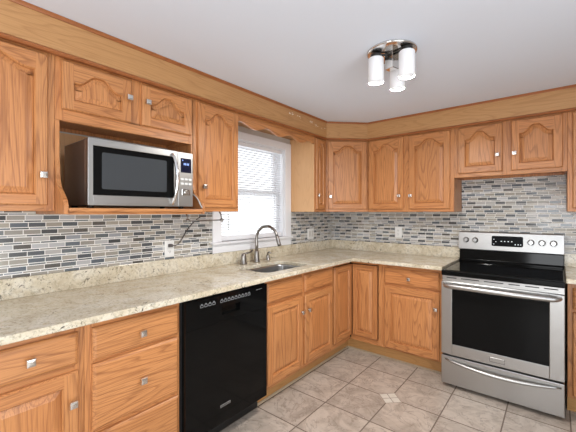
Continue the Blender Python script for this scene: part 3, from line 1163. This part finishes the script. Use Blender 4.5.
# door: steel border with an opening
for q in ((-.2865, -.265, .014, .330), (.160, .184, .014, .330), (-.265, .160, .014, .062), (-.265, .160, .296, .330)):
    m_.box(q[0], q[1], -.430, -.3955, q[2], q[3])
dr = m_.build('door', STEEL, mw, .0015, 1)
m_ = MB()
m_.box(-.265, .160, -.4275, -.3955, .062, .296)
gl = m_.build('door_glass', GLASSB, dr)
m_ = MB()
lp = rrect(-.225, .115, .092, .268, .008, 4)
m_.loops([[(x, -.4274, z_) for x, z_ in lp], [(x, -.4280, z_) for x, z_ in lp]])
m_.build('window_screen', WINMESH, dr)
m_ = MB()
hp = []
for k in range(15):
    u = k / 14
    hp.append((.148 + .006 * math.sin(PI * u), -.432 - .042 * math.sin(PI * u) ** .7, .026 + u * .286))
m_.tube(hp, [.0075 + .003 * math.sin(PI * k / 14) for k in range(15)], 12)
m_.build('handle', CHROME, dr)
m_ = MB()
m_.box(.1865, .2865, -.428, -.3955, .014, .330)
cp = m_.build('control_panel', STEEL, mw, .002)
m_ = MB()
m_.box(.204, .274, -.4290, -.4278, .212, .296)
dp = m_.build('display', DISP, cp)
m_ = MB()
for k, x in enumerate((.226, .235, .246, .255)):
    m_.box(x - .003, x + .003, -.4296, -.4289, .256, .268)
m_.box(.214, .219, -.4296, -.4289, .280, .287)
m_.build('display_digits', LEDB, dp)
for z_ in (.173, .147):
    for k in range(3):
        x = .213 + k * .0262
        m_ = MB()
        lp = rrect(x - .010, x + .010, z_ - .0065, z_ + .0065, .004, 3)
        m_.loops([[(xx, -.4278, zz) for xx, zz in lp], [(xx, -.4310, zz) for xx, zz in lp], [(xx, -.4318, zz) for xx, zz in inset(lp, .002)]])
        m_.build('button', PLATE, cp)
m_ = MB()
lp = rrect(.212, .266, .078, .118, .006, 3)
m_.loops([[(xx, -.4278, zz) for xx, zz in lp], [(xx, -.4305, zz) for xx, zz in lp], [(xx, -.4315, zz) for xx, zz in inset(lp, .002)]])
m_.build('start_button', CHROME, cp)
m_ = MB()
m_.lathe([(.013, .4310), (.013, .434), (.010, .4355)], (.239, 0, .098), 'y', 18)
m_.build('dial', NICKEL, cp)
for sx in (-.25, .25):
    for sy in (-.36, -.15):
        m_ = MB()
        m_.lathe([(.014, .0004), (.016, .0145)], (sx, sy, 0), 'z', 12)
        m_.build('foot', BLACKM, mw)
mcord = MB()
mcord.tube(smooth_path([(.10, .326, .13), (.20, .338, .12), (.30, .344, .108), (.36, .346, .085), (.395, .349, .055), (.415, .351, .025), (.430, .352, .008)]), .0042, 8)
mco = mcord.build('power_cord', CORD, None, loc=(0, -2.5545, 1.365))
tag(mco, 'pale microwave cord curling over the right end of the niche shelf', 'cord')

# ------------------------------------------------------------------ range
rg = thing('range', 'stainless steel electric range with black glass cooktop', 'range', (1.797, 0, 0))
HW = .366
m_ = MB()
m_.box(-HW, HW, -.655, -.03, .045, .868)
m_.build('body', BLACKM, rg, .003)
m_ = MB()
# glass top with a raised, rounded black rim
m_.box(-.372, .370, -.700, -.078, .859, .898)
ck = m_.build('cooktop', BLACK, rg, .008, 3)
m_ = MB()
lp = rrect(-.355, .355, -.672, -.085, .01, 3)
m_.loops([[(x, y, .8982) for x, y in lp], [(x, y, .9005) for x, y in lp]])
m_.build('glass', GLASSB, ck)
# backguard
m_ = MB()
yz = [(-.030, .8985), (-.092, .8985), (-.092, .915), (-.078, .922), (-.072, 1.008), (-.030, 1.008)]
m_.loops([[(-.371, y, z_) for y, z_ in yz], [(.371, y, z_) for y, z_ in yz]])
m_.build('backguard_base', BLACK, rg, .003)
m_ = MB()
yz = [(-.030, 1.0085), (-.082, 1.0085), (-.086, 1.016), (-.066, 1.162), (-.058, 1.170), (-.030, 1.170)]
m_.loops([[(-.377, y, z_) for y, z_ in yz], [(.373, y, z_) for y, z_ in yz]])
bk = m_.build('backguard', STEEL, rg, .002)


def by(z_):            # face of the tilted backguard
    return -.086 + (z_ - 1.018) / (1.150 - 1.018) * .020


m_ = MB()
lp = rrect(-.117, .109, 1.052, 1.140, .012, 4)
m_.loops([[(x, by(z_) + .0005, z_) for x, z_ in lp], [(x, by(z_) - .0015, z_) for x, z_ in lp]])
dp = m_.build('display', GLASSB, bk)
m_ = MB()
for x, z_, s_ in [(-.045, 1.095, .004), (-.020, 1.095, .004), (.005, 1.095, .004), (.030, 1.095, .004), (.055, 1.072, .004), (.075, 1.072, .004), (.092, 1.072, .003), (-.10, 1.11, .003), (-.085, 1.09, .003), (-.10, 1.07, .003)]:
    m_.box(x - s_, x + s_, by(z_) - .0022, by(z_) - .0014, z_ - s_ * .8, z_ + s_ * .8)
m_.build('display_digits', LEDW, dp)
for x in (-.316, -.243, .161, .234, .307):
    m_ = MB()
    c_ = (x, by(1.096), 1.096)
    m_.lathe([(.024, -.002), (.024, .004), (.019, .006), (.018, .024), (.015, .027)], c_, 'y', 22)
    m_.box(x - .0035, x + .0035, c_[1] - .034, c_[1] - .020, 1.077, 1.115)
    m_.build('burner_knob', KNOBM, bk)
# vent strip under the cooktop
m_ = MB()
m_.box(-.366, .366, -.690, -.6555, .815, .8585)
vs = m_.build('vent_strip', STEEL, rg, .002)
m_ = MB()
for a, b_ in ((-.335, -.265), (-.235, -.115), (-.085, .035), (.065, .130), (.160, .235), (.26, .335)):
    m_.box(a, b_, -.6908, -.6895, .840, .847)
m_.build('vent_slots', SLOT, vs)
# oven door
m_ = MB()
for q in ((-.371, -.295, .257, .812), (.289, .366, .257, .812), (-.295, .289, .257, .338), (-.295, .289, .760, .812)):
    m_.box(q[0], q[1], -.700, -.6555, q[2], q[3])
od = m_.build('oven_door', STEEL, rg, .003)
MB().box(-.295, .289, -.6975, -.6555, .338, .760).build('oven_window', GLASSB, od)
m_ = MB()
hp = [(-.345, -.700, .800), (-.342, -.722, .800), (-.325, -.738, .799)]
hp += [(-.30 + .6 * k / 12, -.742 - .012 * math.sin(PI * k / 12), .797) for k in range(13)]
hp += [(.325, -.738, .799), (.342, -.722, .800), (.345, -.700, .800)]
hp = [(x, y, z_ - .010) for x, y, z_ in hp]
m_.tube(hp, [.012] * 2 + [.017] + [.019] * 13 + [.017] + [.012] * 2, 14, 0, 1.0)
m_.build('handle', STEEL, od)
m_ = MB()
m_.box(-.046, .042, -.7035, -.6995, .281, .311)
bd = m_.build('badge', STEEL, od, .001, 1)
m_ = MB()
for q in ((-.048, .044, .278, .281), (.042, .044, .281, .311), (-.048, -.046, .281, .311)):
    m_.box(q[0], q[1], -.7015, -.6998, q[2], q[3])
m_.build('badge_border', SLOT, bd)
m_ = MB()
m_.box(-.371, .366, -.700, -.6555, .029, .243)
sdw = m_.build('storage_drawer', STEEL, rg, .004)
m_ = MB()
hp = []
for k in range(21):
    u = k / 20
    hp.append((-.342 + .690 * u, -.701 - .034 * math.sin(PI * u) ** .6, .217 - .026 * math.sin(PI * u)))
m_.tube(hp, [.006 + .006 * math.sin(PI * k / 20) ** .7 for k in range(21)], 10)
m_.build('handle', STEEL, sdw)
for sx in (-.31, .31):
    for sy in (-.63, -.12):
        m_ = MB()
        m_.lathe([(.019, .0005), (.019, .012), (.010, .014), (.010, .046)], (sx, sy, 0), 'z', 14)
        m_.build('foot', BLACKM, rg)

# ------------------------------------------------------------------ ceiling lamp
lx, ly = 1.402, -1.636
cl = thing('ceiling_lamp', 'three light nickel ceiling lamp with white glass cylinder shades', 'ceiling lamp', (lx, ly, ZC))
m_ = MB()
m_.lathe([(.132, -.0006), (.135, -.004), (.135, -.012), (.130, -.015), (.05, -.016)], (0, 0, 0), 'z', 48)
m_.build('canopy', plain('polished nickel', (.72, .70, .68), .14, 1.0), cl)
m_ = MB()
m_.box(-.028, .028, -.028, .028, -.105, -.0165)
cpost = m_.build('centre_post', plain('polished nickel post', (.72, .70, .68), .12, 1.0), cl, .003)
cpost.rotation_euler = (0, 0, math.radians(75))


def axis_pt(dl, dd):
    """lateral and depth offset along the room's diagonal, in the lamp's own frame."""
    c_, s_ = math.cos(.6816), math.sin(.6816)
    return dl * c_ - dd * s_, dl * s_ + dd * c_


for dl, dd in ((-.090, -.005), (.0535, -.088), (.060, .088)):
    x, y = axis_pt(dl, dd)
    m_ = MB()
    m_.tube([(x * .25, y * .25, -.024), (x, y, -.024)], .006, 8)
    m_.lathe([(.030, -.044), (.030, -.024), (.012, -.0165)], (x, y, 0), 'z', 20)
    m_.build('lamp_holder', BLACKM if dd > -.05 else BLACKM, cl)
    m_ = MB()
    m_.lathe([(.010, -.0445), (.038, -.0445), (.042, -.050), (.042, -.179), (.0405, -.181), (.039, -.179), (.039, -.053), (.010, -.048)], (x, y, 0), 'z', 32, 0, False, False)
    m_.build('lamp_shade', OPAL, cl)
    m_ = MB()
    m_.lathe([(.012, -.046), (.013, -.08), (.024, -.11), (.025, -.13), (.017, -.15), (.004, -.155)], (x, y, 0), 'z', 18)
    m_.build('bulb', OPAL, cl)
    pl_ = bpy.data.lights.new('shade_fill_light', 'AREA')  # added downward fill for floor and worktop; the lamp itself is unlit
    pl_.shape = 'DISK'
    pl_.size = .076
    pl_.energy = 9.0
    pl_.color = (1.0, 0.97, 0.93)
    lo = bpy.data.objects.new('shade_fill_light', pl_)
    COL.objects.link(lo)
    lo.parent = cl
    lo.location = (x, y, -.176)

# repeats carry a shared group
for o in list(COL.objects):
    if o.parent is None and o.get('category'):
        k = o.name.split('.')[0]
        g = {'wall_cabinet': 'honey oak wall cabinets', 'base_cabinet': 'honey oak base cabinets', 'wall_outlet': 'white wall outlets',
             'mosaic_backsplash': 'strip mosaic panels', 'countertop': 'cream granite worktops', 'granite_upstand': 'granite upstands',
             'power_cord': 'power cords by the microwave'}.get(k)
        if g:
            o['group'] = g
